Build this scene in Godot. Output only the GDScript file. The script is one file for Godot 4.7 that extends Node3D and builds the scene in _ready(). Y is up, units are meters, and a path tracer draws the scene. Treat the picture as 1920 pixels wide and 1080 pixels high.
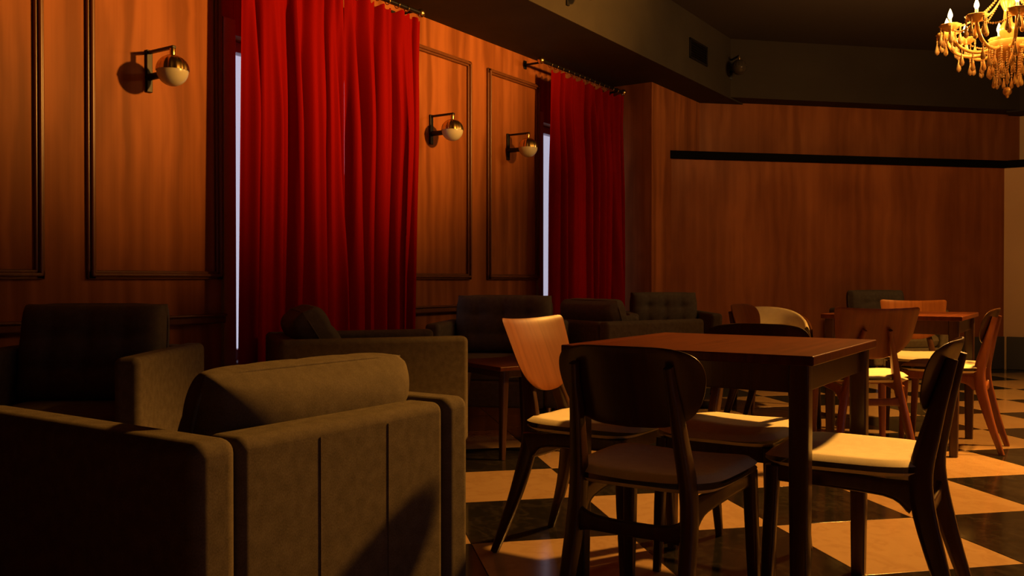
extends Node3D
# A dim wood-panelled lounge: room axes are x (away from the window wall) and -z (along it).

var M := {}
var taken := {}
const R2 := 0.70710678

# ------------------------------------------------------------------ mesh building
func mb() -> Dictionary:
	return {"v": PackedVector3Array(), "n": PackedVector3Array(), "i": PackedInt32Array()}

func tri(m: Dictionary, a: int, b: int, c: int) -> void:
	var v: PackedVector3Array = m.v
	var nn: PackedVector3Array = m.n
	var g := (v[b] - v[a]).cross(v[c] - v[a])
	if g.dot(nn[a] + nn[b] + nn[c]) > 0.0:
		m.i.append_array(PackedInt32Array([a, c, b]))
	else:
		m.i.append_array(PackedInt32Array([a, b, c]))

func add_pt(m: Dictionary, p: Vector3, n: Vector3) -> int:
	m.v.append(p)
	m.n.append(n)
	return m.v.size() - 1

# rows of points -> smooth sheet; wrap joins the last column to the first
func grid(m: Dictionary, rows: Array, wrap := false, flip := false) -> void:
	var nr := rows.size()
	var nc: int = rows[0].size()
	var ns := []
	for r in nr:
		var a := []
		a.resize(nc)
		a.fill(Vector3.ZERO)
		ns.append(a)
	var last := nc if wrap else nc - 1
	for r in nr - 1:
		for c in last:
			var d := (c + 1) % nc
			var p: Vector3 = rows[r][c]
			var q: Vector3 = rows[r][d]
			var s: Vector3 = rows[r + 1][d]
			var t: Vector3 = rows[r + 1][c]
			var g := (s - p).cross(t - q)
			if flip:
				g = -g
			ns[r][c] += g
			ns[r][d] += g
			ns[r + 1][d] += g
			ns[r + 1][c] += g
	var base: int = m.v.size()
	for r in nr:
		for c in nc:
			var n: Vector3 = ns[r][c]
			add_pt(m, rows[r][c], n.normalized() if n.length() > 1e-12 else Vector3.UP)
	for r in nr - 1:
		for c in last:
			var d := (c + 1) % nc
			var i0 := base + r * nc + c
			var i1 := base + r * nc + d
			var i2 := base + (r + 1) * nc + d
			var i3 := base + (r + 1) * nc + c
			tri(m, i0, i1, i2)
			tri(m, i0, i2, i3)

# box with rounded edges
func rbox(m: Dictionary, ctr: Vector3, size: Vector3, r := 0.004, seg := 1, bs := Basis.IDENTITY) -> void:
	var h := size * 0.5
	r = min(r, min(h.x, min(h.y, h.z)) * 0.98)
	var inner := h - Vector3(r, r, r)
	for ax in 3:
		var b := (ax + 1) % 3
		var c := (ax + 2) % 3
		var cb := []
		var cc := []
		for k in seg + 1:
			cb.append(-h[b] + r * k / seg)
			cc.append(-h[c] + r * k / seg)
		for k in seg + 1:
			cb.append(h[b] - r + r * k / seg)
			cc.append(h[c] - r + r * k / seg)
		for sg in [-1.0, 1.0]:
			var base: int = m.v.size()
			for u in cb:
				for w in cc:
					var p := Vector3.ZERO
					p[ax] = sg * h[ax]
					p[b] = u
					p[c] = w
					var q := p.clamp(-inner, inner)
					var n := (p - q).normalized()
					add_pt(m, ctr + bs * (q + n * r), bs * n)
			var k2 := cc.size()
			for i in cb.size() - 1:
				for j in k2 - 1:
					var o := base + i * k2 + j
					tri(m, o, o + k2, o + k2 + 1)
					tri(m, o, o + k2 + 1, o + 1)

# swept bar: pts, half sizes (Vector2: across, other) per point, power 2 = round, 5 = nearly square
func sweep(m: Dictionary, pts: Array, hs: Array, sides := 12, power := 2.0, hint := Vector3.RIGHT) -> void:
	var rows := []
	for k in pts.size():
		var t: Vector3
		if k == 0:
			t = pts[1] - pts[0]
		elif k == pts.size() - 1:
			t = pts[k] - pts[k - 1]
		else:
			t = pts[k + 1] - pts[k - 1]
		t = t.normalized()
		var ux := (hint - t * hint.dot(t)).normalized()
		var uy := t.cross(ux)
		var hv: Vector2 = hs[k] if hs.size() > 1 else hs[0]
		var row := []
		for s in sides:
			var a := TAU * (s + 0.5) / sides
			var ca := cos(a)
			var sa := sin(a)
			row.append(pts[k] + ux * hv.x * signf(ca) * pow(absf(ca), 2.0 / power) + uy * hv.y * signf(sa) * pow(absf(sa), 2.0 / power))
		rows.append(row)
	grid(m, rows, true, true)
	for e in [0, rows.size() - 1]:
		var t2: Vector3 = (pts[0] - pts[1]) if e == 0 else (pts[-1] - pts[-2])
		t2 = t2.normalized()
		var base := add_pt(m, pts[e], t2)
		for p in rows[e]:
			add_pt(m, p, t2)
		for s in sides:
			tri(m, base, base + 1 + s, base + 1 + (s + 1) % sides)

func tube(m: Dictionary, pts: Array, r: float, sides := 10) -> void:
	var d: Vector3 = (pts[-1] - pts[0]).normalized()
	var hint := Vector3.RIGHT if absf(d.x) < 0.8 else Vector3.FORWARD
	sweep(m, pts, [Vector2(r, r)], sides, 2.0, hint)

# profile of (radius, height), turned about a vertical axis through ctr
func lathe(m: Dictionary, ctr: Vector3, prof: Array, seg := 20) -> void:
	var rows := []
	for p in prof:
		var row := []
		for s in seg:
			var a := TAU * s / seg
			row.append(ctr + Vector3(cos(a) * p.x, p.y, sin(a) * p.x))
		rows.append(row)
	grid(m, rows, true, false)

func ball(m: Dictionary, ctr: Vector3, r: float, seg := 10, a0 := -PI / 2, a1 := PI / 2) -> void:
	var prof := []
	var n: int = max(3, seg / 2)
	for k in n + 1:
		var a := a0 + (a1 - a0) * k / n
		prof.append(Vector2(maxf(cos(a) * r, 0.00001), sin(a) * r))
	lathe(m, ctr, prof, seg)

func smooth_path(p: Array, n := 6) -> Array:
	var out := []
	for k in p.size() - 1:
		var a: Vector3 = p[max(k - 1, 0)]
		var d: Vector3 = p[min(k + 2, p.size() - 1)]
		for j in n:
			out.append(p[k].cubic_interpolate(p[k + 1], a, d, float(j) / n))
	out.append(p[-1])
	return out

func mesh_of(m: Dictionary) -> ArrayMesh:
	var a := []
	a.resize(Mesh.ARRAY_MAX)
	a[Mesh.ARRAY_VERTEX] = m.v
	a[Mesh.ARRAY_NORMAL] = m.n
	a[Mesh.ARRAY_INDEX] = m.i
	var am := ArrayMesh.new()
	am.add_surface_from_arrays(Mesh.PRIMITIVE_TRIANGLES, a)
	return am

# ------------------------------------------------------------------ scene tree
func numbered(called: String) -> String:
	if not taken.has(called):
		taken[called] = 0
		return called
	taken[called] += 1
	return "%s_%03d" % [called, taken[called]]

func part(called: String, m, mat: Material, parent: Node) -> MeshInstance3D:
	var o := MeshInstance3D.new()
	o.mesh = mesh_of(m) if m is Dictionary else m
	o.material_override = mat
	o.name = called if parent != self else numbered(called)
	parent.add_child(o, true)
	return o

func thing(called: String, label: String, category: String, at := Vector3.ZERO, face := Vector2(0, 1), group := "") -> Node3D:
	var o := Node3D.new()
	o.name = numbered(called)
	add_child(o)
	o.position = at
	o.rotation.y = atan2(face.x, face.y)
	o.set_meta("label", label)
	o.set_meta("category", category)
	if group != "":
		o.set_meta("group", group)
	return o

func copy(src: Node3D, label: String, at: Vector3, face: Vector2) -> Node3D:
	var o: Node3D = src.duplicate()
	o.name = numbered(String(src.name))
	add_child(o)
	o.position = at
	o.rotation.y = atan2(face.x, face.y)
	o.set_meta("label", label)
	return o

func structure(called: String, m, mat: Material) -> MeshInstance3D:
	var o := part(called, m, mat, self)
	o.set_meta("kind", "structure")
	return o

# ------------------------------------------------------------------ materials
func img_tex(w: int, h: int, f: Callable) -> ImageTexture:
	var im := Image.create(w, h, false, Image.FORMAT_RGB8)
	for y in h:
		for x in w:
			im.set_pixel(x, y, f.call(x, y))
	im.generate_mipmaps()
	return ImageTexture.create_from_image(im)

func noise(seed_: int, freq: float, oct := 3) -> FastNoiseLite:
	var n := FastNoiseLite.new()
	n.seed = seed_
	n.noise_type = FastNoiseLite.TYPE_SIMPLEX_SMOOTH
	n.frequency = freq
	n.fractal_type = FastNoiseLite.FRACTAL_FBM
	n.fractal_octaves = oct
	return n

# repeats without a seam: sampled round a circle across, and up the sheet with a cross-fade
func wood_tex(seed_: int, dark: Color, light: Color, bands: float, w := 256, h := 256) -> ImageTexture:
	var fine := noise(seed_, 1.0, 4)
	var broad := noise(seed_ + 7, 1.0, 2)
	var flame := noise(seed_ + 3, 1.0, 3)
	return img_tex(w, h, func(x: int, y: int):
		var a := TAU * x / w
		var cx := cos(a)
		var cy := sin(a)
		var v := absf(2.0 * y / h - 1.0)
		var wob := flame.get_noise_3d(cx * 1.6, cy * 1.6, v * 1.3) * 0.5
		var t := 0.5 + 0.18 * fine.get_noise_3d(cx * 26.0 + wob, cy * 26.0, v * 1.1) + bands * broad.get_noise_3d(cx * 3.2 + wob, cy * 3.2, v * 0.35) + 0.25 * flame.get_noise_3d(cx * 4.0, cy * 4.0, v * 2.0)
		return dark.lerp(light, clampf(t, 0.0, 1.0)))

func mat(color: Color, rough := 0.6, metal := 0.0) -> StandardMaterial3D:
	var m := StandardMaterial3D.new()
	m.albedo_color = color
	m.roughness = rough
	m.metallic = metal
	return m

func tex_mat(tex: Texture2D, scale: float, rough: float, world := false) -> StandardMaterial3D:
	var m := mat(Color.WHITE, rough)
	m.albedo_texture = tex
	m.uv1_triplanar = true
	m.uv1_world_triplanar = world
	m.uv1_scale = Vector3.ONE * scale
	return m

func lin(r: float, g: float, b: float) -> Color:
	return Color(r, g, b).linear_to_srgb()

func materials() -> void:
	M.wall = tex_mat(wood_tex(11, lin(0.24, 0.075, 0.022), lin(0.42, 0.140, 0.044), 0.9, 512, 256), 0.42, 0.42, true)
	M.wall.metallic_specular = 0.2
	M.mould = tex_mat(wood_tex(12, lin(0.12, 0.040, 0.014), lin(0.22, 0.080, 0.028), 0.3), 1.0, 0.3, true)
	M.table = tex_mat(wood_tex(21, lin(0.055, 0.014, 0.006), lin(0.120, 0.033, 0.012), 0.5), 1.6, 0.28)
	M.table.metallic_specular = 0.3
	M.dark_wood = tex_mat(wood_tex(22, lin(0.030, 0.013, 0.008), lin(0.075, 0.030, 0.015), 0.4), 2.2, 0.28)
	M.light_wood = tex_mat(wood_tex(23, lin(0.125, 0.039, 0.011), lin(0.205, 0.070, 0.022), 0.4), 2.0, 0.36)
	M.light_wood.metallic_specular = 0.25
	M.red_wood = tex_mat(wood_tex(24, lin(0.14, 0.040, 0.014), lin(0.26, 0.080, 0.026), 0.4), 2.0, 0.33)
	var weave := noise(31, 0.45, 2)
	var cloud := noise(32, 0.03, 3)
	var weave_tex := func(lo: Color, hi: Color):
		return img_tex(256, 256, func(x: int, y: int):
			var t := 0.5 + 0.55 * weave.get_noise_2d(x, y * 0.6) + 0.18 * (float((x + y) % 2) - 0.5) + 0.35 * cloud.get_noise_2d(x, y)
			return lo.lerp(hi, clampf(t, 0.0, 1.0)))
	M.fabric = tex_mat(weave_tex.call(lin(0.085, 0.068, 0.050), lin(0.175, 0.142, 0.105)), 3.0, 0.95)
	M.fabric.metallic_specular = 0.2
	M.seat = tex_mat(weave_tex.call(lin(0.58, 0.50, 0.36), lin(0.74, 0.66, 0.50)), 3.0, 0.9)
	M.curtain = mat(lin(0.25, 0.0045, 0.003), 0.85)
	M.curtain.metallic_specular = 0.1
	M.curtain.backlight_enabled = true
	M.curtain.backlight = lin(0.22, 0.0012, 0.0004)
	var vein := noise(41, 0.012, 5)
	var vein2 := noise(42, 0.02, 4)
	var marble := func(lo: Color, hi: Color, k: float):
		return img_tex(512, 512, func(x: int, y: int):
			var w1 := 40.0 * vein2.get_noise_2d(x, y)
			var t := 1.0 - pow(1.0 - absf(vein.get_noise_2d(x + w1, y + w1)), k)
			return lo.lerp(hi, clampf(t, 0.0, 1.0)))
	var ct: Texture2D = marble.call(lin(0.30, 0.190, 0.105), lin(0.34, 0.225, 0.130), 6.0)
	var kt: Texture2D = marble.call(lin(0.022, 0.018, 0.015), lin(0.009, 0.008, 0.007), 9.0)
	M.cream_tiles = []
	for k in 3:
		var m := tex_mat(ct, 0.5, 0.13, true)
		m.uv1_offset = Vector3(0.31, 0.17, 0.43) * k
		m.albedo_color = [Color(1, 1, 1), Color(0.95, 0.94, 0.92), Color(0.98, 0.96, 0.97)][k]
		M.cream_tiles.append(m)
	M.black_tiles = []
	for k in 2:
		var m := tex_mat(kt, 0.6, 0.11, true)
		m.uv1_offset = Vector3(0.27, 0.4, 0.19) * k
		M.black_tiles.append(m)
	M.grout = mat(lin(0.05, 0.042, 0.034), 0.8)
	var plaster := noise(51, 0.02, 4)
	var ptex := img_tex(256, 256, func(x: int, y: int): return lin(0.030, 0.021, 0.012).lerp(lin(0.038, 0.027, 0.016), 0.5 + 0.9 * plaster.get_noise_2d(x, y)))
	M.plaster = tex_mat(ptex, 0.5, 0.85, true)
	M.ceiling = mat(lin(0.045, 0.031, 0.022), 0.9)
	M.black_trim = mat(lin(0.006, 0.005, 0.004), 0.8)
	M.black_trim.metallic_specular = 0.1
	M.plinth = mat(lin(0.070, 0.062, 0.050), 0.7)
	M.beige = mat(lin(0.72, 0.46, 0.22), 0.7)
	M.frame_paint = mat(lin(0.42, 0.38, 0.42), 0.5)
	M.black_metal = mat(lin(0.012, 0.010, 0.010), 0.4, 0.3)
	M.brass = mat(lin(0.72, 0.50, 0.20), 0.26, 1.0)
	M.chrome = mat(lin(0.70, 0.68, 0.64), 0.15, 1.0)
	M.opal = mat(lin(0.62, 0.58, 0.48), 0.25)
	M.smoke = mat(lin(0.05, 0.04, 0.03), 0.06)
	M.pane = mat(Color(0.9, 0.93, 0.95, 0.06), 0.02)
	M.pane.transparency = BaseMaterial3D.TRANSPARENCY_ALPHA
	M.gold_glass = mat(lin(0.80, 0.45, 0.10), 0.25)
	M.gold_glass.metallic = 0.25
	M.crystal = mat(lin(0.75, 0.48, 0.16), 0.08)
	M.crystal.metallic = 0.5
	M.candle = mat(lin(0.80, 0.70, 0.48), 0.5)
	M.bulb = mat(lin(1, 0.9, 0.7), 0.3)
	M.bulb.emission_enabled = true
	M.bulb.emission = lin(1.0, 0.74, 0.34)
	M.bulb.emission_energy_multiplier = 6.0
	M.lens = mat(lin(1, 0.9, 0.7), 0.3)
	M.lens.emission_enabled = true
	M.lens.emission = lin(1.0, 0.6, 0.25)
	M.lens.emission_energy_multiplier = 6.0

# ------------------------------------------------------------------ room
func wall_prism(m: Dictionary, a: Vector2, b: Vector2, y0: float, y1: float, back: float) -> void:
	# upright slab whose room face runs from a to b (x, z) and which is `back` thick on the left of a -> b
	var d := (b - a)
	var n := Vector2(d.y, -d.x).normalized()
	var c := (a + b) * 0.5 + n * back * 0.5
	var bs := Basis(Vector3.UP, atan2(-d.y, d.x))
	rbox(m, Vector3(c.x, (y0 + y1) * 0.5, c.y), Vector3(d.length(), y1 - y0, back), 0.003, 1, bs)

func moulding(parent: Node, x: float, z0: float, z1: float, y0: float, y1: float) -> void:
	# a frame of four stepped mouldings on the window wall
	for s in [[Vector3(x, y0, (z0 + z1) / 2), Vector3(0, 0, absf(z1 - z0))], [Vector3(x, y1, (z0 + z1) / 2), Vector3(0, 0, absf(z1 - z0))], [Vector3(x, (y0 + y1) / 2, z0), Vector3(0, y1 - y0, 0)], [Vector3(x, (y0 + y1) / 2, z1), Vector3(0, y1 - y0, 0)]]:
		var m := mb()
		var w := 0.044
		var sz: Vector3 = s[1]
		var wide := Vector3(0.020, w, sz.z + w) if sz.z > 0 else Vector3(0.020, sz.y + w, w)
		rbox(m, s[0] + Vector3(0.010, 0, 0), wide, 0.006)
		var thin := Vector3(0.036, 0.018, sz.z + 0.018) if sz.z > 0 else Vector3(0.036, sz.y + 0.018, 0.018)
		rbox(m, s[0] + Vector3(0.018, 0, 0), thin, 0.008, 2)
		part("moulding", m, M.mould, parent)

func window(z0: float, z1: float, y0: float, y1: float, called: String) -> void:
	# z0 nearer the camera; glass set back in the wall
	var m := mb()
	var zc := (z0 + z1) / 2
	var wz := absf(z1 - z0)
	var x := -4.19
	for z in [z0 - 0.03, z1 + 0.03]:
		rbox(m, Vector3(x, (y0 + y1) / 2, z), Vector3(0.07, y1 - y0, 0.06), 0.006)
	for y in [y0 + 0.03, y1 - 0.03]:
		rbox(m, Vector3(x, y, zc), Vector3(0.07, 0.06, wz), 0.006)
	var w := structure(called, m, M.frame_paint)
	var mm := mb()
	rbox(mm, Vector3(x, (y0 + y1) / 2, zc), Vector3(0.05, y1 - y0 - 0.1, 0.045), 0.006)
	part("mullion", mm, M.frame_paint, w)
	for sgn in [-1, 1]:
		var g := mb()
		rbox(g, Vector3(x, (y0 + y1) / 2, zc + sgn * (wz / 4 - 0.01)), Vector3(0.006, y1 - y0 - 0.1, wz / 2 - 0.07), 0.001)
		part("pane", g, M.pane, w)
	var s := mb()
	rbox(s, Vector3(-4.10, y0 - 0.015, zc), Vector3(0.24, 0.03, wz - 0.01), 0.006)
	part("window_sill", s, M.frame_paint, w)
	for z in [z0 + 0.045, z1 - 0.045]:
		var c := mb()
		rbox(c, Vector3(-4.04, (y0 + y1) / 2, z), Vector3(0.03, y1 - y0 + 0.16, 0.085), 0.006)
		part("casing", c, M.frame_paint, w)

func in_room(p: Vector2) -> bool:
	return p.x > -4.1 and p.x < 4.55 and p.y < 2.55 and p.y > -11.0 and (p.x + p.y) > -11.83 - 0.1

func in_view(p: Vector2) -> bool:
	# generous wedge of what the photograph shows of the floor
	var yaw := deg_to_rad(33.5)
	var cx := cos(yaw) * p.x - sin(yaw) * p.y
	var cz := -(sin(yaw) * p.x + cos(yaw) * p.y)
	return cz > 2.3 and absf(cx) < cz * 0.575 + 0.5

func room() -> void:
	# floor
	var m := mb()
	rbox(m, Vector3(0.2, -0.106, -4.3), Vector3(9.6, 0.2, 14.4), 0.002)
	var fl := structure("floor", m, M.grout)
	var tm := mb()
	var bs45 := Basis(Vector3.UP, PI / 4)
	rbox(tm, Vector3.ZERO, Vector3(0.597, 0.012, 0.597), 0.0015, 1, bs45)
	var tile := mesh_of(tm)
	var rest := [mb(), mb()]
	var rng := RandomNumberGenerator.new()
	rng.seed = 5
	for i in range(-24, 24):
		for j in range(-24, 16):
			var a := 1.7 + 0.6 * (i + 0.5)
			var b := -3.2 + 0.6 * (j + 0.5)
			var p := Vector2((a + b) * R2, (b - a) * R2)
			if not in_room(p):
				continue
			var cream := posmod(i + j, 2) == 0
			var k := rng.randi() % 6
			if in_view(p):
				var mt: Material = M.cream_tiles[k % 3] if cream else M.black_tiles[k % 2]
				var t := part("cream_tile" if cream else "black_tile", tile, mt, fl)
				t.position = Vector3(p.x, -0.006, p.y)
			else:
				rbox(rest[0 if cream else 1], Vector3(p.x, -0.006, p.y), Vector3(0.597, 0.012, 0.597), 0.0015, 1, bs45)
	for k in 2:
		var o := part(["cream_tiling", "black_tiling"][k], rest[k], [M.cream_tiles[0], M.black_tiles[0]][k], fl)
		o.set_meta("kind", "stuff")

	# window wall, with two window openings
	m = mb()
	var T := 0.25
	var spans := [[2.8, -3.30], [-4.62, -6.58], [-7.72, -8.6]]
	for s in spans:
		rbox(m, Vector3(-4.05 - T / 2, 1.73, (s[0] + s[1]) / 2), Vector3(T, 3.5, s[0] - s[1]), 0.002)
	for s in [[-3.30, -4.62], [-6.58, -7.72]]:
		rbox(m, Vector3(-4.05 - T / 2, 0.24, (s[0] + s[1]) / 2), Vector3(T, 0.52, s[0] - s[1]), 0.001)
		rbox(m, Vector3(-4.05 - T / 2, 2.905, (s[0] + s[1]) / 2), Vector3(T, 1.15, s[0] - s[1]), 0.001)
	var wl := structure("wall_left", m, M.wall)
	moulding(wl, -4.05, -1.40, -2.20, 0.985, 2.61)
	moulding(wl, -4.05, -2.45, -3.19, 0.985, 2.61)
	moulding(wl, -4.05, -4.78, -5.51, 0.985, 2.61)
	moulding(wl, -4.05, -5.775, -6.50, 0.985, 2.61)
	for s in [[1.0, -3.215], [-4.70, -6.50]]:
		var r := mb()
		rbox(r, Vector3(-4.03, 0.748, (s[0] + s[1]) / 2), Vector3(0.045, 0.05, s[0] - s[1]), 0.010, 2)
		rbox(r, Vector3(-4.025, 0.768, (s[0] + s[1]) / 2), Vector3(0.06, 0.014, s[0] - s[1]), 0.006, 2)
		part("chair_rail", r, M.mould, wl)
	window(-3.30, -4.62, 0.5, 2.33, "window_1")
	window(-6.58, -7.72, 0.5, 2.33, "window_2")

	# pillar at the end of the window wall
	m = mb()
	rbox(m, Vector3(-3.92, 1.43, -8.55), Vector3(0.70, 2.86, 1.50), 0.004)
	structure("wall_pillar", m, M.wall)

	# far wall: a deep lower part with a black ledge, and a set-back upper part
	m = mb()
	wall_prism(m, Vector2(-3.70, -8.13), Vector2(-0.88, -10.95), -0.02, 2.17, 0.55)
	var wf := structure("wall_far", m, M.wall)
	m = mb()
	wall_prism(m, Vector2(-4.4, -8.17), Vector2(-0.2, -12.37), 2.0, 3.5, 0.25)
	part("upper_panel", m, M.wall, wf)
	m = mb()
	wall_prism(m, Vector2(-3.57, -8.23), Vector2(-0.85, -10.95), 2.165, 2.245, 0.58)
	structure("trim_1", m, M.black_trim)
	m = mb()
	wall_prism(m, Vector2(-3.66, -8.145), Vector2(-0.87, -10.935), 0.0, 0.35, 0.03)
	structure("baseboard_far", m, M.plinth)
	# wall at the right end, facing back along the room
	m = mb()
	rbox(m, Vector3(1.9, 1.07, -11.45), Vector3(5.6, 2.2, 1.0), 0.003)
	rbox(m, Vector3(1.9, 2.8, -11.90), Vector3(5.6, 1.4, 0.25), 0.003)
	structure("wall_right", m, M.beige)
	m = mb()
	rbox(m, Vector3(1.9, 2.205, -11.36), Vector3(5.5, 0.08, 0.86), 0.004)
	structure("trim_2", m, M.black_trim)
	m = mb()
	rbox(m, Vector3(1.9, 0.175, -10.935), Vector3(5.5, 0.35, 0.03), 0.004)
	structure("baseboard_right", m, M.plinth)
	# side and back of the room, outside the photograph
	m = mb()
	for s in [[2.9, -1.0], [-2.8, -12.1]]:
		rbox(m, Vector3(4.65, 1.73, (s[0] + s[1]) / 2), Vector3(0.25, 3.5, s[0] - s[1]), 0.003)
	rbox(m, Vector3(4.65, 0.39, -1.9), Vector3(0.25, 0.82, 1.8), 0.003)
	rbox(m, Vector3(4.65, 3.0, -1.9), Vector3(0.25, 0.96, 1.8), 0.003)
	structure("wall_side", m, M.wall)
	m = mb()
	for z in [-1.03, -1.9, -2.77]:
		rbox(m, Vector3(4.66, 1.66, z), Vector3(0.07, 1.72, 0.06), 0.006)
	for y in [0.83, 2.49]:
		rbox(m, Vector3(4.66, y, -1.9), Vector3(0.07, 0.06, 1.8), 0.006)
	var w3 := structure("window_3", m, M.frame_paint)
	for z in [-1.465, -2.335]:
		m = mb()
		rbox(m, Vector3(4.66, 1.66, z), Vector3(0.006, 1.60, 0.81), 0.001)
		part("pane", m, M.pane, w3)
	m = mb()
	rbox(m, Vector3(0.2, 1.73, 2.65), Vector3(9.2, 3.5, 0.25), 0.003)
	structure("wall_back", m, M.wall)

	# ceiling, the soffit over the windows and the bulkhead over the far wall
	m = mb()
	rbox(m, Vector3(0.2, 3.56, -4.7), Vector3(9.6, 0.2, 15.2), 0.003)
	structure("ceiling", m, M.ceiling)
	m = mb()
	rbox(m, Vector3(-3.70, 3.16, -3.40), Vector3(0.96, 0.64, 12.0), 0.004)
	structure("ceiling_soffit", m, M.plaster)
	m = mb()
	wall_prism(m, Vector2(-3.60, -8.59), Vector2(-0.40, -11.79), 2.855, 3.48, 0.30)
	structure("ceiling_bulkhead", m, M.plaster)
	m = mb()
	rbox(m, Vector3(1.9, 3.16, -11.6), Vector3(5.6, 0.64, 0.36), 0.004)
	structure("ceiling_bulkhead_right", m, M.plaster)

# ------------------------------------------------------------------ things
func curtain(label: String, z0: float, z1: float, seed_: int, folds: float, flare0: float, flare1: float) -> void:
	# z0 > z1; a gathered sheet with deep folds, pinched at the heading
	var m := mb()
	var nz := noise(seed_, 1.0, 2)
	var rows := []
	var ny := 44
	var nx := int(folds * 24.0)
	for r in ny + 1:
		var v := float(r) / ny              # 0 top, 1 bottom
		var row := []
		for c in nx + 1:
			var u := float(c) / nx
			var ph := u * folds + 0.7 * nz.get_noise_2d(u * 3.0, v * 0.22)
			var amp := lerpf(0.034, 0.110, smoothstep(0.0, 0.35, v)) * (0.75 + 0.5 * nz.get_noise_2d(u * 9.0 + 31.0, 3.0 + v * 0.4))
			var hem := smoothstep(0.0, 0.07, u) * smoothstep(0.0, 0.07, 1.0 - u)
			amp *= hem
			var sway := hem * 0.016 * nz.get_noise_2d(u * 14.0, 8.0 + v * 1.5)
			var x := -3.85 + amp * sin(TAU * ph) + 0.022 * sin(TAU * ph * 2.0 + 1.0 + 2.0 * nz.get_noise_2d(u * 4.0, 20.0)) * smoothstep(0.0, 0.3, v) * hem + 0.012 * sin(TAU * u * folds * 2.0) * (1.0 - smoothstep(0.0, 0.12, v))
			var z := lerpf(z0 + flare0 * v, z1 + flare1 * v, u) + amp * 0.25 * cos(TAU * ph) + sway * v
			var y := lerpf(2.712, 0.03, v)
			if r == 0:
				y += 0.012 * sin(TAU * u * folds * 2.0)
			row.append(Vector3(x, y, z))
		rows.append(row)
	grid(m, rows)
	var o := part("curtain", m, M.curtain, self)
	o.set_meta("label", label)
	o.set_meta("category", "curtain")

func curtain_rod(label: String, z0: float, z1: float) -> void:
	var t := thing("curtain_rod", label, "curtain rod", Vector3(-3.85, 2.765, 0))
	var m := mb()
	tube(m, [Vector3(0, 0, z0), Vector3(0, 0, z1)], 0.014, 12)
	part("rod", m, M.black_metal, t)
	for z in [z0, z1]:
		m = mb()
		ball(m, Vector3(0, 0, z), 0.030, 14)
		part("finial", m, M.brass, t)
	for z in [z0 - 0.06, z1 + 0.06]:
		m = mb()
		tube(m, [Vector3(-0.2, 0, z), Vector3(0.0, 0, z)], 0.009, 8)
		rbox(m, Vector3(-0.195, 0, z), Vector3(0.012, 0.07, 0.04), 0.004)
		part("bracket", m, M.black_metal, t)
	var n := int((z0 - z1) / 0.105)
	var ring := mb()
	var pts := []
	for k in 15:
		pts.append(Vector3(cos(TAU * k / 14.0) * 0.022, sin(TAU * k / 14.0) * 0.022 - 0.006, 0))
	sweep(ring, pts, [Vector2(0.003, 0.003)], 6, 2.0, Vector3.BACK)
	var rm := mesh_of(ring)
	for k in n:
		var o := part("ring", rm, M.brass, t)
		o.position = Vector3(0, 0, lerpf(z0 - 0.10, z1 + 0.10, (k + 0.5) / n))

func make_sconce(label: String, at: Vector3, face: Vector2, smoky := false) -> Node3D:
	# local +z points off the wall
	var t := thing("wall_lamp" if smoky else "wall_sconce", label, "wall lamp", at, face, "" if smoky else "globe sconces on the panelled window wall")
	var m := mb()
	rbox(m, Vector3(0, 0, 0.008), Vector3(0.034, 0.215, 0.016), 0.004)
	part("backplate", m, M.black_metal, t)
	m = mb()
	rbox(m, Vector3(0, 0.095, 0.112), Vector3(0.022, 0.014, 0.205), 0.003)
	part("arm", m, M.black_metal, t)
	m = mb()
	lathe(m, Vector3(0, 0, 0.2), [Vector2(0.0001, 0.088), Vector2(0.014, 0.088), Vector2(0.014, 0.05), Vector2(0.0001, 0.05)], 14)
	part("stem", m, M.brass, t)
	m = mb()
	tube(m, [Vector3(0, -0.03, 0.0), Vector3(0, -0.03, 0.13)], 0.018, 10)
	part("hub", m, M.black_metal, t)
	var c := Vector3(0, -0.022, 0.2)
	m = mb()
	# ribbed metal dome over the upper half
	var rows := []
	for k in 11:
		var a := PI / 2 * k / 10.0
		var row := []
		for s in 64:
			var an := TAU * s / 64.0
			var rr := 0.0785 + (0.0022 * cos(an * 16.0) if k < 9 else 0.0)
			row.append(c + Vector3(cos(an) * cos(a) * rr, sin(a) * 0.079, sin(an) * cos(a) * rr))
		rows.append(row)
	grid(m, rows, true, false)
	part("dome", m, M.smoke if smoky else M.brass, t)
	m = mb()
	ball(m, c, 0.076, 28, -PI / 2, 0.02)
	part("globe", m, M.smoke if smoky else M.opal, t)
	return t

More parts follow.
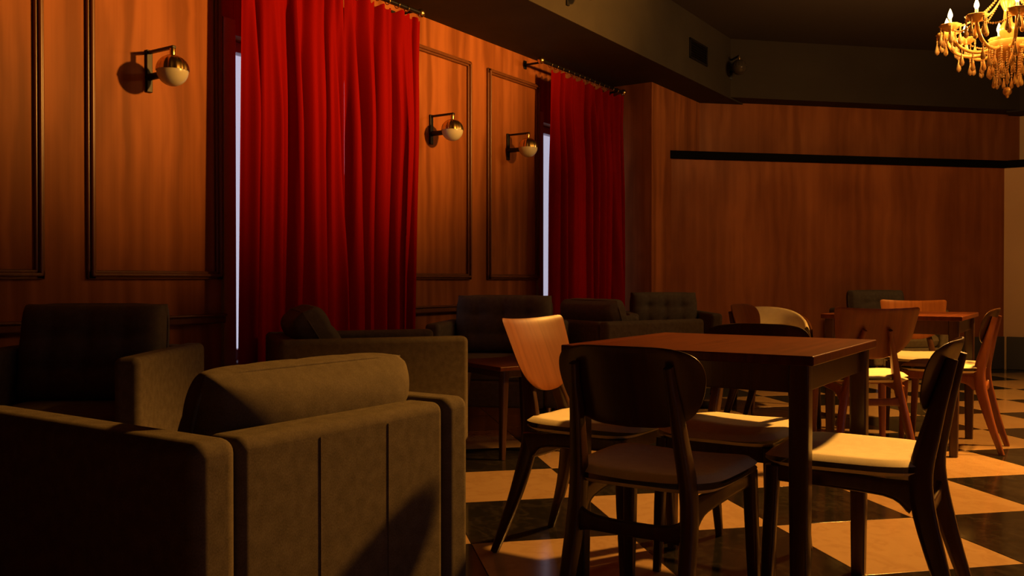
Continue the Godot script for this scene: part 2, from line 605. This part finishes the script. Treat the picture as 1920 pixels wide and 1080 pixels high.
func cushion_rows(m: Dictionary, ctr: Vector3, size: Vector3, bs: Basis, cols: int, lines: int, depth: float, power := 5.0) -> void:
	# pillow; its +z face is divided by sewn-in seams into cols x lines
	for side in [1.0, -1.0]:
		var nx := 36
		var ny := 30
		var rows := []
		for r in ny + 1:
			var v := sin((float(r) / ny - 0.5) * PI)
			v = lerpf(v, 2.0 * r / ny - 1.0, 0.6)
			var row := []
			for c in nx + 1:
				var u := sin((float(c) / nx - 0.5) * PI)
				u = lerpf(u, 2.0 * c / nx - 1.0, 0.6)
				var e := pow(maxf(1.0 - pow(absf(u), power), 0.0), 1.0 / 2.6) * pow(maxf(1.0 - pow(absf(v), power), 0.0), 1.0 / 2.6)
				var z := e * size.z * 0.5
				if side > 0 and cols > 0:
					var du := 9.0
					for k in range(1, cols):
						du = minf(du, absf(u - (2.0 * k / cols - 1.0)) * size.x * 0.5)
					var dv := 9.0
					for k in range(1, lines):
						dv = minf(dv, absf(v - (2.0 * k / lines - 1.0)) * size.y * 0.5)
					var dent := depth * (exp(-du / 0.018) + 0.8 * exp(-dv / 0.018)) + depth * 1.2 * exp(-(du * du + dv * dv) / 0.0012)
					z -= dent * e
				var bulge_u := u * (1.0 - 0.02 * v * v)
				row.append(ctr + bs * Vector3(bulge_u * size.x * 0.5, v * size.y * 0.5, side * z))
			rows.append(row)
		grid(m, rows, false, side < 0)

func make_armchair(label: String, at: Vector2, face: Vector2, lean := 0.16, back_h := 0.855, deep := 0.80, W := 0.79, shift := 0.0, thick := 0.205) -> Node3D:
	# local +z = front. Square low frame, tufted loose back cushion standing above it
	var t := thing("armchair", label, "armchair", Vector3(at.x, 0, at.y), face, "charcoal tufted armchairs by the window wall")
	var D := deep
	var H := 0.68
	var A := 0.095
	var m := mb()
	rbox(m, Vector3(0, 0.235, 0.02), Vector3(W - 2 * A, 0.17, D - 0.06), 0.02, 2)
	part("base", m, M.fabric, t)
	for s in [-1.0, 1.0]:
		m = mb()
		rbox(m, Vector3(s * (W - A) / 2, 0.155 + (H - 0.155) / 2, 0), Vector3(A, H - 0.155, D), 0.028, 3)
		part("arm", m, M.fabric, t)
	m = mb()
	rbox(m, Vector3(0, 0.155 + (H - 0.160) / 2, -D / 2 + 0.058), Vector3(W - 2 * A - 0.001, H - 0.160, 0.108), 0.024, 3)
	var bk := part("back_frame", m, M.fabric, t)
	for k in [-1.0, 1.0]:
		m = mb()
		var sx: float = k * (W - 2 * A) / 6.0
		tube(m, [Vector3(sx, 0.17, -D / 2 + 0.0035), Vector3(sx, H - 0.03, -D / 2 + 0.0035)], 0.0016, 6)
		part("seam", m, M.fabric, bk)
	m = mb()
	cushion_rows(m, Vector3(0, 0.385, 0.09), Vector3(W - 2 * A - 0.006, D - 0.20, 0.16), Basis(Vector3.RIGHT, -PI / 2), 0, 0, 0.0, 9.0)
	part("seat_cushion", m, M.fabric, t)
	m = mb()
	var ch := back_h - 0.44
	cushion_rows(m, Vector3(shift, 0.445 + ch / 2, -D / 2 + 0.12 + thick / 2), Vector3(W - 2 * A - 0.004, ch, thick), Basis(Vector3.RIGHT, -lean), 4, 3, 0.012, 4.0 if thick > 0.21 else 7.0)
	var bc := part("back_cushion", m, M.fabric, t)
	m = mb()
	var b2 := Basis(Vector3.RIGHT, -lean)
	var ring := []
	for k in 49:
		var an := TAU * k / 48.0
		var q := Vector3(signf(cos(an)) * pow(absf(cos(an)), 0.28) * (W - 2 * A) * 0.497, signf(sin(an)) * pow(absf(sin(an)), 0.28) * ch * 0.498, 0)
		ring.append(Vector3(shift, 0.445 + ch / 2, -D / 2 + 0.12 + thick / 2) + b2 * q)
	sweep(m, ring, [Vector2(0.005, 0.005)], 6, 2.0, b2 * Vector3.BACK)
	part("piping", m, M.fabric, bc)
	for sx in [-1.0, 1.0]:
		for sz in [-1.0, 1.0]:
			m = mb()
			lathe(m, Vector3(sx * (W / 2 - 0.07), 0, sz * (D / 2 - 0.08)), [Vector2(0.0001, 0), Vector2(0.020, 0), Vector2(0.016, 0.012), Vector2(0.013, 0.05), Vector2(0.016, 0.157), Vector2(0.0001, 0.157)], 12)
			part("leg", m, M.chrome, t)
	return t

func backrest(m: Dictionary, W: float, y0: float, y1: float, zc: float, lean: float, curve: float, style: int, thick := 0.013) -> void:
	# bent plywood panel; outline by style: 1 = rounded bean, 2 = shield
	var rows := [[], []]
	var nv := 30
	var nu := 20
	var edge := []
	for side in 2:
		for r in nv + 1:
			var v := 0.5 - 0.5 * cos(PI * r / nv)
			v = lerpf(v, float(r) / nv, 0.25)
			var hw: float
			if style == 1:
				hw = W / 2 * pow(maxf(1.0 - pow(absf(2.0 * v - 1.0), 3.6), 0.0), 1.0 / 3.0) * lerpf(0.86, 1.0, smoothstep(0.0, 0.65, v))
			else:
				var body := lerpf(0.80, 1.0, pow(v, 0.8))
				var low := pow(1.0 - pow(1.0 - minf(v / 0.50, 1.0), 2.4), 1.0 / 2.2)
				var top := pow(1.0 - pow(maxf((v - 0.93) / 0.07, 0.0), 2.0), 0.5) * 0.10 + 0.90
				hw = W / 2 * body * low * top
			var row := []
			for c in nu + 1:
				var u := 2.0 * c / nu - 1.0
				var x := u * hw
				var k := x / (W / 2)
				var rim := 1.0 - 0.75 * pow(maxf(maxf(absf(u), absf(2.0 * v - 1.0)), 0.0), 14.0)
				var y := lerpf(y0, y1, v) - (0.010 * (1.0 - k * k) * smoothstep(0.6, 1.0, v))
				var z := zc - lean * (v - 0.5) + curve * k * k + (thick / 2 if side == 0 else -thick / 2) * rim
				row.append(Vector3(x, y, z))
			rows[side].append(row)
		grid(m, rows[side], false, side == 1)
	# rim strip
	var loop0 := []
	var loop1 := []
	for r in nv + 1:
		loop0.append(rows[0][r][nu])
		loop1.append(rows[1][r][nu])
	for c in nu + 1:
		loop0.append(rows[0][nv][nu - c])
		loop1.append(rows[1][nv][nu - c])
	for r in nv + 1:
		loop0.append(rows[0][nv - r][0])
		loop1.append(rows[1][nv - r][0])
	for c in nu + 1:
		loop0.append(rows[0][0][c])
		loop1.append(rows[1][0][c])
	grid(m, [loop0, loop1], false, true)

func seat_pad(m: Dictionary, w: float, d: float, y: float, zc: float) -> void:
	# upholstered pad: rounded outline, crowned edges, slight dip
	for side in [1.0, -1.0]:
		var rows := []
		for r in 13:
			var q := float(r) / 12.0
			var row := []
			for s in 48:
				var a := TAU * s / 48.0
				var ox := signf(cos(a)) * pow(absf(cos(a)), 0.45) * w / 2
				var oz := signf(sin(a)) * pow(absf(sin(a)), 0.45) * d / 2
				ox *= 1.0 - 0.07 * (0.5 - oz / d)
				var h := 0.026 * pow(1.0 - pow(q, 7.0), 0.5) if side > 0 else -0.018 * pow(1.0 - pow(q, 8.0), 0.5)
				if side > 0:
					h += 0.016 * pow(absf(ox * q / (w / 2)), 2.0) - 0.010 * (1.0 - q * q) + 0.010 * pow(maxf(-oz * q / (d / 2), 0.0), 3.0)
				row.append(Vector3(ox * q, y + h, zc + oz * q))
			rows.append(row)
		grid(m, rows, true, side < 0)

func make_chair(label: String, at: Vector2, face: Vector2, style: int, wood: Material, back: Material) -> Node3D:
	# local +z = front, origin under the middle of the seat
	var t := thing("dining_chair", label, "chair", Vector3(at.x, 0, at.y), face, "wooden dining chairs with cream seats")
	var m := mb()
	seat_pad(m, 0.44, 0.43, 0.455, 0.01)
	part("seat", m, M.seat, t)
	m = mb()
	rbox(m, Vector3(0, 0.418, 0.185), Vector3(0.35, 0.05, 0.020), 0.005)
	for s in [-1.0, 1.0]:
		var pts := smooth_path([Vector3(s * 0.175, 0.420, 0.19), Vector3(s * 0.165, 0.415, 0.0), Vector3(s * 0.155, 0.405, -0.13), Vector3(s * 0.150, 0.385, -0.185)], 4)
		var hs := []
		for k in pts.size():
			hs.append(Vector2(0.011, lerpf(0.024, 0.046, smoothstep(0.55, 1.0, float(k) / (pts.size() - 1)))))
		sweep(m, pts, hs, 12, 4.0, Vector3.RIGHT)
	part("seat_frame", m, wood, t)
	for s in [-1.0, 1.0]:
		m = mb()
		sweep(m, [Vector3(s * 0.178, 0.44, 0.185), Vector3(s * 0.184, 0.22, 0.195), Vector3(s * 0.190, 0.0, 0.205)], [Vector2(0.019, 0.020), Vector2(0.017, 0.018), Vector2(0.012, 0.013)], 12, 4.0, Vector3.RIGHT)
		part("leg", m, wood, t)
	var top := 0.80 if style == 1 else 0.785
	for s in [-1.0, 1.0]:
		m = mb()
		var xt := 0.125 if style == 1 else 0.062
		var pts: Array
		if style == 1:
			pts = smooth_path([Vector3(s * 0.165, 0.0, -0.305), Vector3(s * 0.157, 0.22, -0.235), Vector3(s * 0.150, 0.42, -0.192), Vector3(s * 0.138, 0.58, -0.219), Vector3(s * xt, top - 0.045, -0.264)], 5)
		else:
			pts = smooth_path([Vector3(s * 0.195, 0.0, -0.300), Vector3(s * 0.165, 0.22, -0.225), Vector3(s * 0.128, 0.42, -0.190), Vector3(s * 0.094, 0.58, -0.222), Vector3(s * xt, top - 0.075, -0.268)], 5)
		var hs := []
		for k in pts.size():
			var q := float(k) / (pts.size() - 1)
			hs.append(Vector2(lerpf(0.013, 0.019, sin(PI * minf(q * 1.1, 1.0))) * (1.0 if q < 0.9 else 0.8), lerpf(0.014, 0.030, pow(sin(PI * q), 1.3))))
		sweep(m, pts, hs, 12, 3.2, Vector3.RIGHT)
		part("rear_post", m, wood, t)
	m = mb()
	# rail between the rear posts, flared where it meets them
	var rs := smooth_path([Vector3(-0.150, 0.352, -0.205), Vector3(-0.07, 0.345, -0.205), Vector3(0.07, 0.345, -0.205), Vector3(0.150, 0.352, -0.205)], 5)
	var rh := []
	for k in rs.size():
		var e := absf(2.0 * k / (rs.size() - 1) - 1.0)
		rh.append(Vector2(0.018 + 0.028 * pow(e, 4.0), 0.010))
	sweep(m, rs, rh, 12, 4.0, Vector3.UP)
	part("rear_rail", m, wood, t)
	m = mb()
	if style == 1:
		backrest(m, 0.395, 0.598, 0.812, -0.245, 0.065, 0.045, 1)
	else:
		backrest(m, 0.42, 0.560, 0.828, -0.240, 0.105, 0.030, 2)
	part("backrest", m, back, t)
	return t

func make_table(label: String, x0: float, x1: float, z0: float, z1: float) -> void:
	var t := thing("dining_table", label, "table", Vector3((x0 + x1) / 2, 0, (z0 + z1) / 2), Vector2(0, 1), "square wooden dining tables")
	var w := x1 - x0
	var d := z1 - z0
	var m := mb()
	rbox(m, Vector3(0, 0.751, 0), Vector3(w, 0.026, d), 0.004, 2)
	part("tabletop", m, M.table, t)
	for s in [[Vector3(0, 0.70, d / 2 - 0.045), Vector3(w - 0.12, 0.076, 0.02)], [Vector3(0, 0.70, -d / 2 + 0.045), Vector3(w - 0.12, 0.076, 0.02)], [Vector3(w / 2 - 0.045, 0.70, 0), Vector3(0.02, 0.076, d - 0.12)], [Vector3(-w / 2 + 0.045, 0.70, 0), Vector3(0.02, 0.076, d - 0.12)]]:
		m = mb()
		rbox(m, s[0], s[1], 0.003)
		part("apron", m, M.dark_wood, t)
	for sx in [-1.0, 1.0]:
		for sz in [-1.0, 1.0]:
			m = mb()
			var c := Vector3(sx * (w / 2 - 0.045), 0, sz * (d / 2 - 0.045))
			sweep(m, [c + Vector3(0, 0.738, 0), c + Vector3(0, 0.4, 0), c], [Vector2(0.027, 0.027), Vector2(0.026, 0.026), Vector2(0.021, 0.021)], 12, 6.0, Vector3.RIGHT)
			part("leg", m, M.dark_wood, t)

func make_coffee_table(label: String, at: Vector2, face: Vector2, h: float, w: float) -> void:
	var t := thing("coffee_table", label, "coffee table", Vector3(at.x, 0, at.y), face)
	var m := mb()
	rbox(m, Vector3(0, h - 0.012, 0), Vector3(w, 0.024, w), 0.005, 2)
	part("tabletop", m, M.table, t)
	m = mb()
	for s in [-1.0, 1.0]:
		rbox(m, Vector3(0, h - 0.045, s * (w / 2 - 0.06)), Vector3(w - 0.16, 0.042, 0.018), 0.003)
		rbox(m, Vector3(s * (w / 2 - 0.06), h - 0.045, 0), Vector3(0.018, 0.042, w - 0.16), 0.003)
	part("apron", m, M.dark_wood, t)
	for sx in [-1.0, 1.0]:
		for sz in [-1.0, 1.0]:
			m = mb()
			sweep(m, [Vector3(sx * (w / 2 - 0.07), h - 0.024, sz * (w / 2 - 0.07)), Vector3(sx * (w / 2 - 0.035), 0, sz * (w / 2 - 0.035))], [Vector2(0.024, 0.024), Vector2(0.015, 0.015)], 12, 4.0, Vector3.RIGHT)
			part("leg", m, M.dark_wood, t)

func make_tub_chair(label: String, at: Vector2, face: Vector2) -> void:
	var t := thing("tub_chair", label, "chair", Vector3(at.x, 0, at.y), face)
	var m := mb()
	# curved shell back, wrapped round the seat
	for side in [0, 1]:
		m = mb()
		var rows := []
		for r in 25:
			var a := lerpf(-1.9, 1.9, r / 24.0)
			var h := 0.755 - 0.14 * pow(absf(a) / 1.9, 2.4)
			var rad := 0.245
			var row := []
			for c in 16:
				var an := TAU * c / 16.0
				var off := cos(an) * (0.030 if side == 0 else 0.008)
				var mid := (h + 0.40) / 2
				var hh := (h - 0.40) / 2
				var rr := rad + off + (0.0 if side == 0 else 0.036)
				row.append(Vector3(sin(a) * rr, mid + sin(an) * (hh - (0.0 if side == 0 else 0.015)), -cos(a) * rr))
			rows.append(row)
		grid(m, rows, true, false)
		part("padded_back" if side == 0 else "wooden_shell", m, M.seat if side == 0 else M.light_wood, t)
	m = mb()
	seat_pad(m, 0.44, 0.42, 0.42, 0.02)
	part("seat", m, M.seat, t)
	for sx in [-1.0, 1.0]:
		for sz in [-1.0, 1.0]:
			m = mb()
			sweep(m, [Vector3(sx * 0.17, 0.41, sz * 0.16), Vector3(sx * 0.22, 0, sz * 0.21)], [Vector2(0.017, 0.017), Vector2(0.011, 0.011)], 10, 2.0, Vector3.RIGHT)
			part("leg", m, M.dark_wood, t)

func bead_string(m: Dictionary, a: Vector3, b: Vector3, sag: float, n: int, r: float) -> void:
	for k in n:
		var q := (k + 0.5) / n
		ball(m, a.lerp(b, q) - Vector3(0, sag * 4.0 * q * (1.0 - q), 0), r, 7)

func drop(m: Dictionary, p: Vector3, s: float) -> void:
	# faceted pear-shaped pendant, its top at p
	lathe(m, p, [Vector2(0.0004, 0), Vector2(0.004 * s, -0.006 * s), Vector2(0.004 * s, -0.014 * s), Vector2(0.009 * s, -0.034 * s), Vector2(0.0135 * s, -0.056 * s), Vector2(0.011 * s, -0.068 * s), Vector2(0.0004, -0.076 * s)], 7)

func make_chandelier(at: Vector3, energy: float, tint: Color) -> void:
	# at = height of the rim of the drip cups
	var t := thing("chandelier", "amber crystal chandelier with lit candle bulbs hanging from the dark ceiling", "chandelier", at)
	var m := mb()
	lathe(m, Vector3.ZERO, [Vector2(0.0005, -0.25), Vector2(0.03, -0.24), Vector2(0.045, -0.20), Vector2(0.03, -0.16), Vector2(0.026, -0.10), Vector2(0.05, -0.06), Vector2(0.055, -0.02), Vector2(0.03, 0.02), Vector2(0.024, 0.10), Vector2(0.045, 0.15), Vector2(0.05, 0.20), Vector2(0.028, 0.25), Vector2(0.02, 0.36), Vector2(0.03, 0.42), Vector2(0.0005, 0.46)], 20)
	part("stem", m, M.gold_glass, t)
	m = mb()
	lathe(m, Vector3.ZERO, [Vector2(0.0005, -0.225), Vector2(0.06, -0.215), Vector2(0.105, -0.185), Vector2(0.125, -0.145), Vector2(0.132, -0.12), Vector2(0.120, -0.12), Vector2(0.10, -0.15), Vector2(0.05, -0.17), Vector2(0.0005, -0.175)], 28)
	part("bowl", m, M.gold_glass, t)
	# suspension
	m = mb()
	tube(m, [Vector3(0, 0.45, 0), Vector3(0, 3.45 - at.y, 0)], 0.008, 8)
	lathe(m, Vector3(0, 3.46 - at.y, 0), [Vector2(0.07, 0), Vector2(0.07, -0.015), Vector2(0.03, -0.05), Vector2(0.0005, -0.055)], 20)
	part("hanging_rod", m, M.brass, t)
	m = mb()
	ball(m, Vector3(0, -0.46, 0), 0.030, 14)
	lathe(m, Vector3(0, -0.465, 0), [Vector2(0.014, -0.020), Vector2(0.009, -0.036), Vector2(0.0005, -0.042)], 10)
	tube(m, [Vector3(0, -0.25, 0), Vector3(0, -0.45, 0)], 0.003, 6)
	part("finial", m, M.crystal, t)
	# strands round the bowl
	for k in 22:
		var a := TAU * (k + 0.3) / 22.0
		var rr := 0.118 if k % 2 == 0 else 0.085
		var p := Vector3(cos(a) * rr, -0.145 if k % 2 == 0 else -0.195, sin(a) * rr)
		var ln := 0.135 if k % 2 == 0 else 0.155
		m = mb()
		bead_string(m, p, p - Vector3(0, ln, 0), 0.0, 9, 0.0085)
		drop(m, p - Vector3(0, ln, 0), 1.05)
		part("bead_strand", m, M.crystal, t)
	m = mb()
	bead_string(m, Vector3.ZERO, Vector3(0, -0.035, 0), 0.0, 3, 0.0075)
	drop(m, Vector3(0, -0.034, 0), 1.25)
	var pendant := mesh_of(m)
	var NA := 10
	for k in NA:
		var a := TAU * (k + 0.15) / NA
		var u := Vector3(cos(a), 0, sin(a))
		m = mb()
		var path := []
		for q in [[0.05, -0.13], [0.13, -0.175], [0.23, -0.185], [0.32, -0.15], [0.372, -0.085], [0.388, -0.02]]:
			path.append(u * q[0] + Vector3(0, q[1], 0))
		tube(m, smooth_path(path, 5), 0.0125, 8)
		var arm := part("arm", m, M.gold_glass, t)
		var c: Vector3 = u * 0.39
		m = mb()
		var rows := []
		for pr in [Vector2(0.008, -0.040), Vector2(0.030, -0.036), Vector2(0.058, -0.016), Vector2(0.070, 0.004), Vector2(0.065, 0.007), Vector2(0.050, -0.008), Vector2(0.008, -0.016)]:
			var row := []
			for s in 24:
				var an := TAU * s / 24.0
				var rr2: float = pr.x * (1.0 + (0.07 * cos(an * 8.0) if pr.x > 0.03 else 0.0))
				row.append(c + Vector3(cos(an) * rr2, pr.y, sin(an) * rr2))
			rows.append(row)
		grid(m, rows, true, false)
		part("drip_cup", m, M.gold_glass, arm)
		m = mb()
		lathe(m, c, [Vector2(0.0005, -0.01), Vector2(0.010, -0.01), Vector2(0.010, 0.045), Vector2(0.0005, 0.045)], 10)
		part("candle", m, M.candle, arm)
		m = mb()
		lathe(m, c, [Vector2(0.0005, 0.044), Vector2(0.008, 0.046), Vector2(0.0165, 0.066), Vector2(0.015, 0.082), Vector2(0.007, 0.106), Vector2(0.0005, 0.120)], 12)
		part("bulb", m, M.bulb, arm)
		for s in 5:
			var an := TAU * s / 5.0 + a
			part("pendant", pendant, M.crystal, arm).position = c + Vector3(cos(an) * 0.064, -0.012, sin(an) * 0.064)
		for s in [0.16, 0.235, 0.31]:
			var p: Vector3 = u * s + Vector3(0, -0.19 + maxf(s - 0.24, 0.0) * 0.5, 0)
			part("pendant", pendant, M.crystal, arm).position = p
		m = mb()
		# strings of beads swept up to the crown
		bead_string(m, c + Vector3(0, -0.01, 0), u * 0.045 + Vector3(0, 0.22, 0), 0.06, 30, 0.0075)
		var u2 := Vector3(cos(a + TAU / NA), 0, sin(a + TAU / NA))
		bead_string(m, c + Vector3(0, -0.012, 0), u2 * 0.39 + Vector3(0, -0.012, 0), 0.055, 16, 0.0075)
		part("bead_string", m, M.crystal, arm)
		var l := OmniLight3D.new()
		l.name = "bulb_light"
		l.position = c + Vector3(0, 0.08, 0)
		l.light_color = tint
		l.light_energy = energy / NA
		l.light_size = 0.016
		l.omni_range = 14.0
		l.omni_attenuation = 2.0
		l.shadow_enabled = true
		t.add_child(l, true)

func make_spotlight(label: String, at: Vector3, aim: Vector3, energy: float, tint: Color, angle: float, soft: float) -> void:
	var t := thing("ceiling_spotlight", label, "spotlight", at)
	var d := (aim - at).normalized()
	var bs := Basis.looking_at(d, Vector3.UP)
	var m := mb()
	tube(m, [Vector3(0, 0.05, 0), Vector3(0, 3.46 - at.y, 0)], 0.012, 10)
	lathe(m, Vector3(0, 3.46 - at.y, 0), [Vector2(0.06, 0), Vector2(0.06, -0.03), Vector2(0.0005, -0.03)], 20)
	part("hanging_rod", m, M.black_metal, t)
	m = mb()
	var rows := []
	for p in [[0.0005, 0.30], [0.07, 0.29], [0.09, 0.22], [0.125, 0.04], [0.13, 0.015], [0.122, 0.015], [0.10, 0.03]]:
		var row := []
		for s in 28:
			var an := TAU * s / 28.0
			row.append(bs * Vector3(cos(an) * p[0], sin(an) * p[0], p[1]))
		rows.append(row)
	grid(m, rows, true, true)
	part("housing", m, M.black_metal, t)
	m = mb()
	rows = []
	for p in [[0.0005, 0.024], [0.06, 0.024], [0.118, 0.028]]:
		var row := []
		for s in 28:
			var an := TAU * s / 28.0
			row.append(bs * Vector3(cos(an) * p[0], sin(an) * p[0], p[1]))
		rows.append(row)
	grid(m, rows, true, true)
	part("lamp_lens", m, M.lens, t)
	var l := SpotLight3D.new()
	l.name = "spot_light"
	t.add_child(l)
	l.position = d * 0.03
	l.basis = bs
	l.light_color = tint
	l.light_energy = energy
	l.light_size = 0.11
	l.spot_angle = angle
	l.spot_angle_attenuation = soft
	l.spot_range = 18.0
	l.spot_attenuation = 2.0
	l.shadow_enabled = true

func make_vent() -> void:
	var t := thing("air_vent", "dark air vent grille on the soffit face above the pillar", "vent", Vector3(-3.22, 3.13, -8.08), Vector2(1, 0))
	var m := mb()
	for s in [-1.0, 1.0]:
		rbox(m, Vector3(0, s * 0.085, 0.006), Vector3(0.44, 0.02, 0.014), 0.003)
		rbox(m, Vector3(s * 0.21, 0, 0.006), Vector3(0.02, 0.19, 0.014), 0.003)
	part("frame", m, M.black_metal, t)
	m = mb()
	rbox(m, Vector3(0, 0, 0.002), Vector3(0.41, 0.16, 0.003), 0.001)
	part("backing", m, M.black_trim, t)
	for k in 6:
		m = mb()
		rbox(m, Vector3(0, -0.06 + 0.024 * k, 0.008), Vector3(0.40, 0.004, 0.014), 0.001, 1, Basis(Vector3.RIGHT, 0.6))
		part("slat", m, M.black_metal, t)

func _ready() -> void:
	# camera
	var cam := Camera3D.new()
	add_child(cam)
	cam.position = Vector3(0, 0.96, 0)
	cam.rotation_degrees = Vector3(-0.515, 33.5, 0)
	cam.fov = 35.83
	cam.near = 0.05
	cam.far = 60.0
	cam.current = true
	# sky seen through the windows
	var env := Environment.new()
	env.background_mode = Environment.BG_COLOR
	env.background_color = lin(0.60, 0.57, 0.74)
	env.background_energy_multiplier = 1.0
	env.tonemap_mode = Environment.TONE_MAPPER_LINEAR
	env.tonemap_exposure = 1.0
	env.sdfgi_enabled = true
	env.ssao_enabled = true
	env.ssil_enabled = true
	var we := WorldEnvironment.new()
	we.environment = env
	add_child(we)

	materials()
	var warm := lin(1.0, 0.43, 0.065)
	make_spotlight("black ceiling spotlight trained on the panelled window wall", Vector3(0.95, 2.65, -4.75), Vector3(-4.05, 4.7, -3.9), 36.0, warm, 43.5, 0.6)
	make_spotlight("black ceiling spotlight shining down on the foreground dining table", Vector3(0.0, 3.32, -5.6), Vector3(-0.2, 0.0, -3.5), 38.0, warm, 39.5, 0.4)
	make_spotlight("black ceiling spotlight shining down beside the farther dining table", Vector3(0.6, 3.34, -6.6), Vector3(0.2, 0.0, -7.1), 26.0, warm, 43.0, 0.5)
	make_chandelier(Vector3(-0.553, 2.73, -7.07), 2.4, lin(1.0, 0.55, 0.18))

	room()

	# curtains and rods
	curtain_rod("black curtain rod with brass ends over the wide nearer curtains", -3.08, -4.70)
	curtain_rod("black curtain rod with brass ends over the far narrow curtain", -6.25, -7.76)
	curtain("left half of the wide dark red curtain nearest the camera", -3.195, -3.966, 101, 4.8, 0.04, 0.0)
	curtain("right half of the wide red curtain, beside the middle sconce", -3.9665, -4.69, 102, 4.5, 0.0, 0.10)
	curtain("left half of the far red curtain, beside the third sconce", -6.41, -7.098, 103, 4.5, 0.07, 0.0)
	curtain("right half of the far red curtain, against the wooden pillar", -7.0985, -7.74, 104, 4.3, 0.0, 0.03)

	# lamps on the walls
	make_sconce("largest brass and opal globe sconce, left of the wide curtain", Vector3(-4.05, 2.02, -2.765), Vector2(1, 0))
	make_sconce("brass and opal globe sconce right beside the wide red curtain", Vector3(-4.05, 2.045, -5.05), Vector2(1, 0))
	make_sconce("smallest brass and opal globe sconce, left of the far curtain", Vector3(-4.05, 2.045, -6.05), Vector2(1, 0))
	make_sconce("dark globe lamp on the soffit face, cut by the top of the picture", Vector3(-3.22, 3.04, -5.58), Vector2(1, 0), true)
	make_sconce("dark globe lamp on the bulkhead above the far wood wall", Vector3(-3.22, 3.14, -8.97), Vector2(R2, R2), true)
	make_vent()

	# armchairs
	make_armchair("nearest charcoal armchair seen from behind, its back to the dining table", Vector2(-1.68, -1.355), Vector2(-1, 0), 0.30, 0.775, 0.80, 0.79, -0.06, 0.23)
	make_armchair("tufted charcoal armchair at the left edge, facing the camera below the largest sconce", Vector2(-3.44, -2.02), Vector2(0.59, 0.81))
	make_armchair("charcoal armchair seen from its side in front of the wide red curtain", Vector2(-3.20, -3.43), Vector2(0.595, -0.804), 0.55, 0.83, 0.92, 0.76)
	make_armchair("tufted charcoal armchair facing the camera behind the coffee table, below two sconces", Vector2(-3.37, -4.95), Vector2(0.42, 0.91), 0.16, 0.85, 0.74, 0.86)
	make_armchair("charcoal armchair seen from behind in front of the far red curtain", Vector2(-2.94, -5.88), Vector2(0.41, -0.91), 0.30, 0.82, 0.90, 0.82)
	make_armchair("small distant tufted armchair in front of the wooden pillar", Vector2(-3.18, -7.27), Vector2(0.55, 0.83), 0.16, 0.845)
	make_armchair("distant dark armchair against the far wood wall, mostly hidden by chairs", Vector2(-1.75, -9.3), Vector2(R2, R2))
	make_coffee_table("low square wooden coffee table before the tufted armchair", Vector2(-2.78, -4.22), Vector2(0.39, -0.92), 0.50, 0.52)
	make_coffee_table("low wooden coffee table between the two far armchairs", Vector2(-2.60, -6.62), Vector2(0.41, -0.91), 0.52, 0.42)

	# dining sets
	make_table("large square reddish wooden table in the foreground", -1.365, -0.615, -3.10, -2.33)
	make_table("square wooden table farther back, near the far wall", -1.36, -0.62, -6.06, -5.30)
	make_chair("wooden chair with tall orange shield back, left of the foreground table", Vector2(-1.485, -2.78), Vector2(1, 0), 2, M.dark_wood, M.light_wood)
	make_chair("dark wooden chair nearest the camera, seen from behind before the table", Vector2(-0.975, -2.20), Vector2(-0.02, -1), 1, M.dark_wood, M.dark_wood)
	make_chair("dark wooden chair with lit cream seat at the right of the foreground table", Vector2(-0.59, -2.68), Vector2(-1, 0.03), 1, M.dark_wood, M.dark_wood)
	make_chair("dark round-backed wooden chair facing the camera behind the foreground table", Vector2(-1.03, -2.915), Vector2(0, 1), 1, M.dark_wood, M.dark_wood)
	make_chair("reddish wooden chair seen from behind, at the farther table", Vector2(-1.06, -4.92), Vector2(-0.5, -0.866), 2, M.red_wood, M.red_wood)
	make_chair("orange-backed wooden chair facing the camera behind the farther table", Vector2(-1.01, -6.33), Vector2(0.25, 1), 2, M.dark_wood, M.light_wood)
	make_chair("reddish wooden chair seen side-on at the far right", Vector2(-0.755, -5.70), Vector2(-1, 0), 1, M.red_wood, M.dark_wood)
	make_chair("wooden chair with orange back at the left of the farther table", Vector2(-1.74, -5.72), Vector2(1, 0.1), 1, M.dark_wood, M.light_wood)
	make_tub_chair("low round chair with beige padded back, left of the farther table", Vector2(-2.05, -6.62), Vector2(0.6, 0.8))
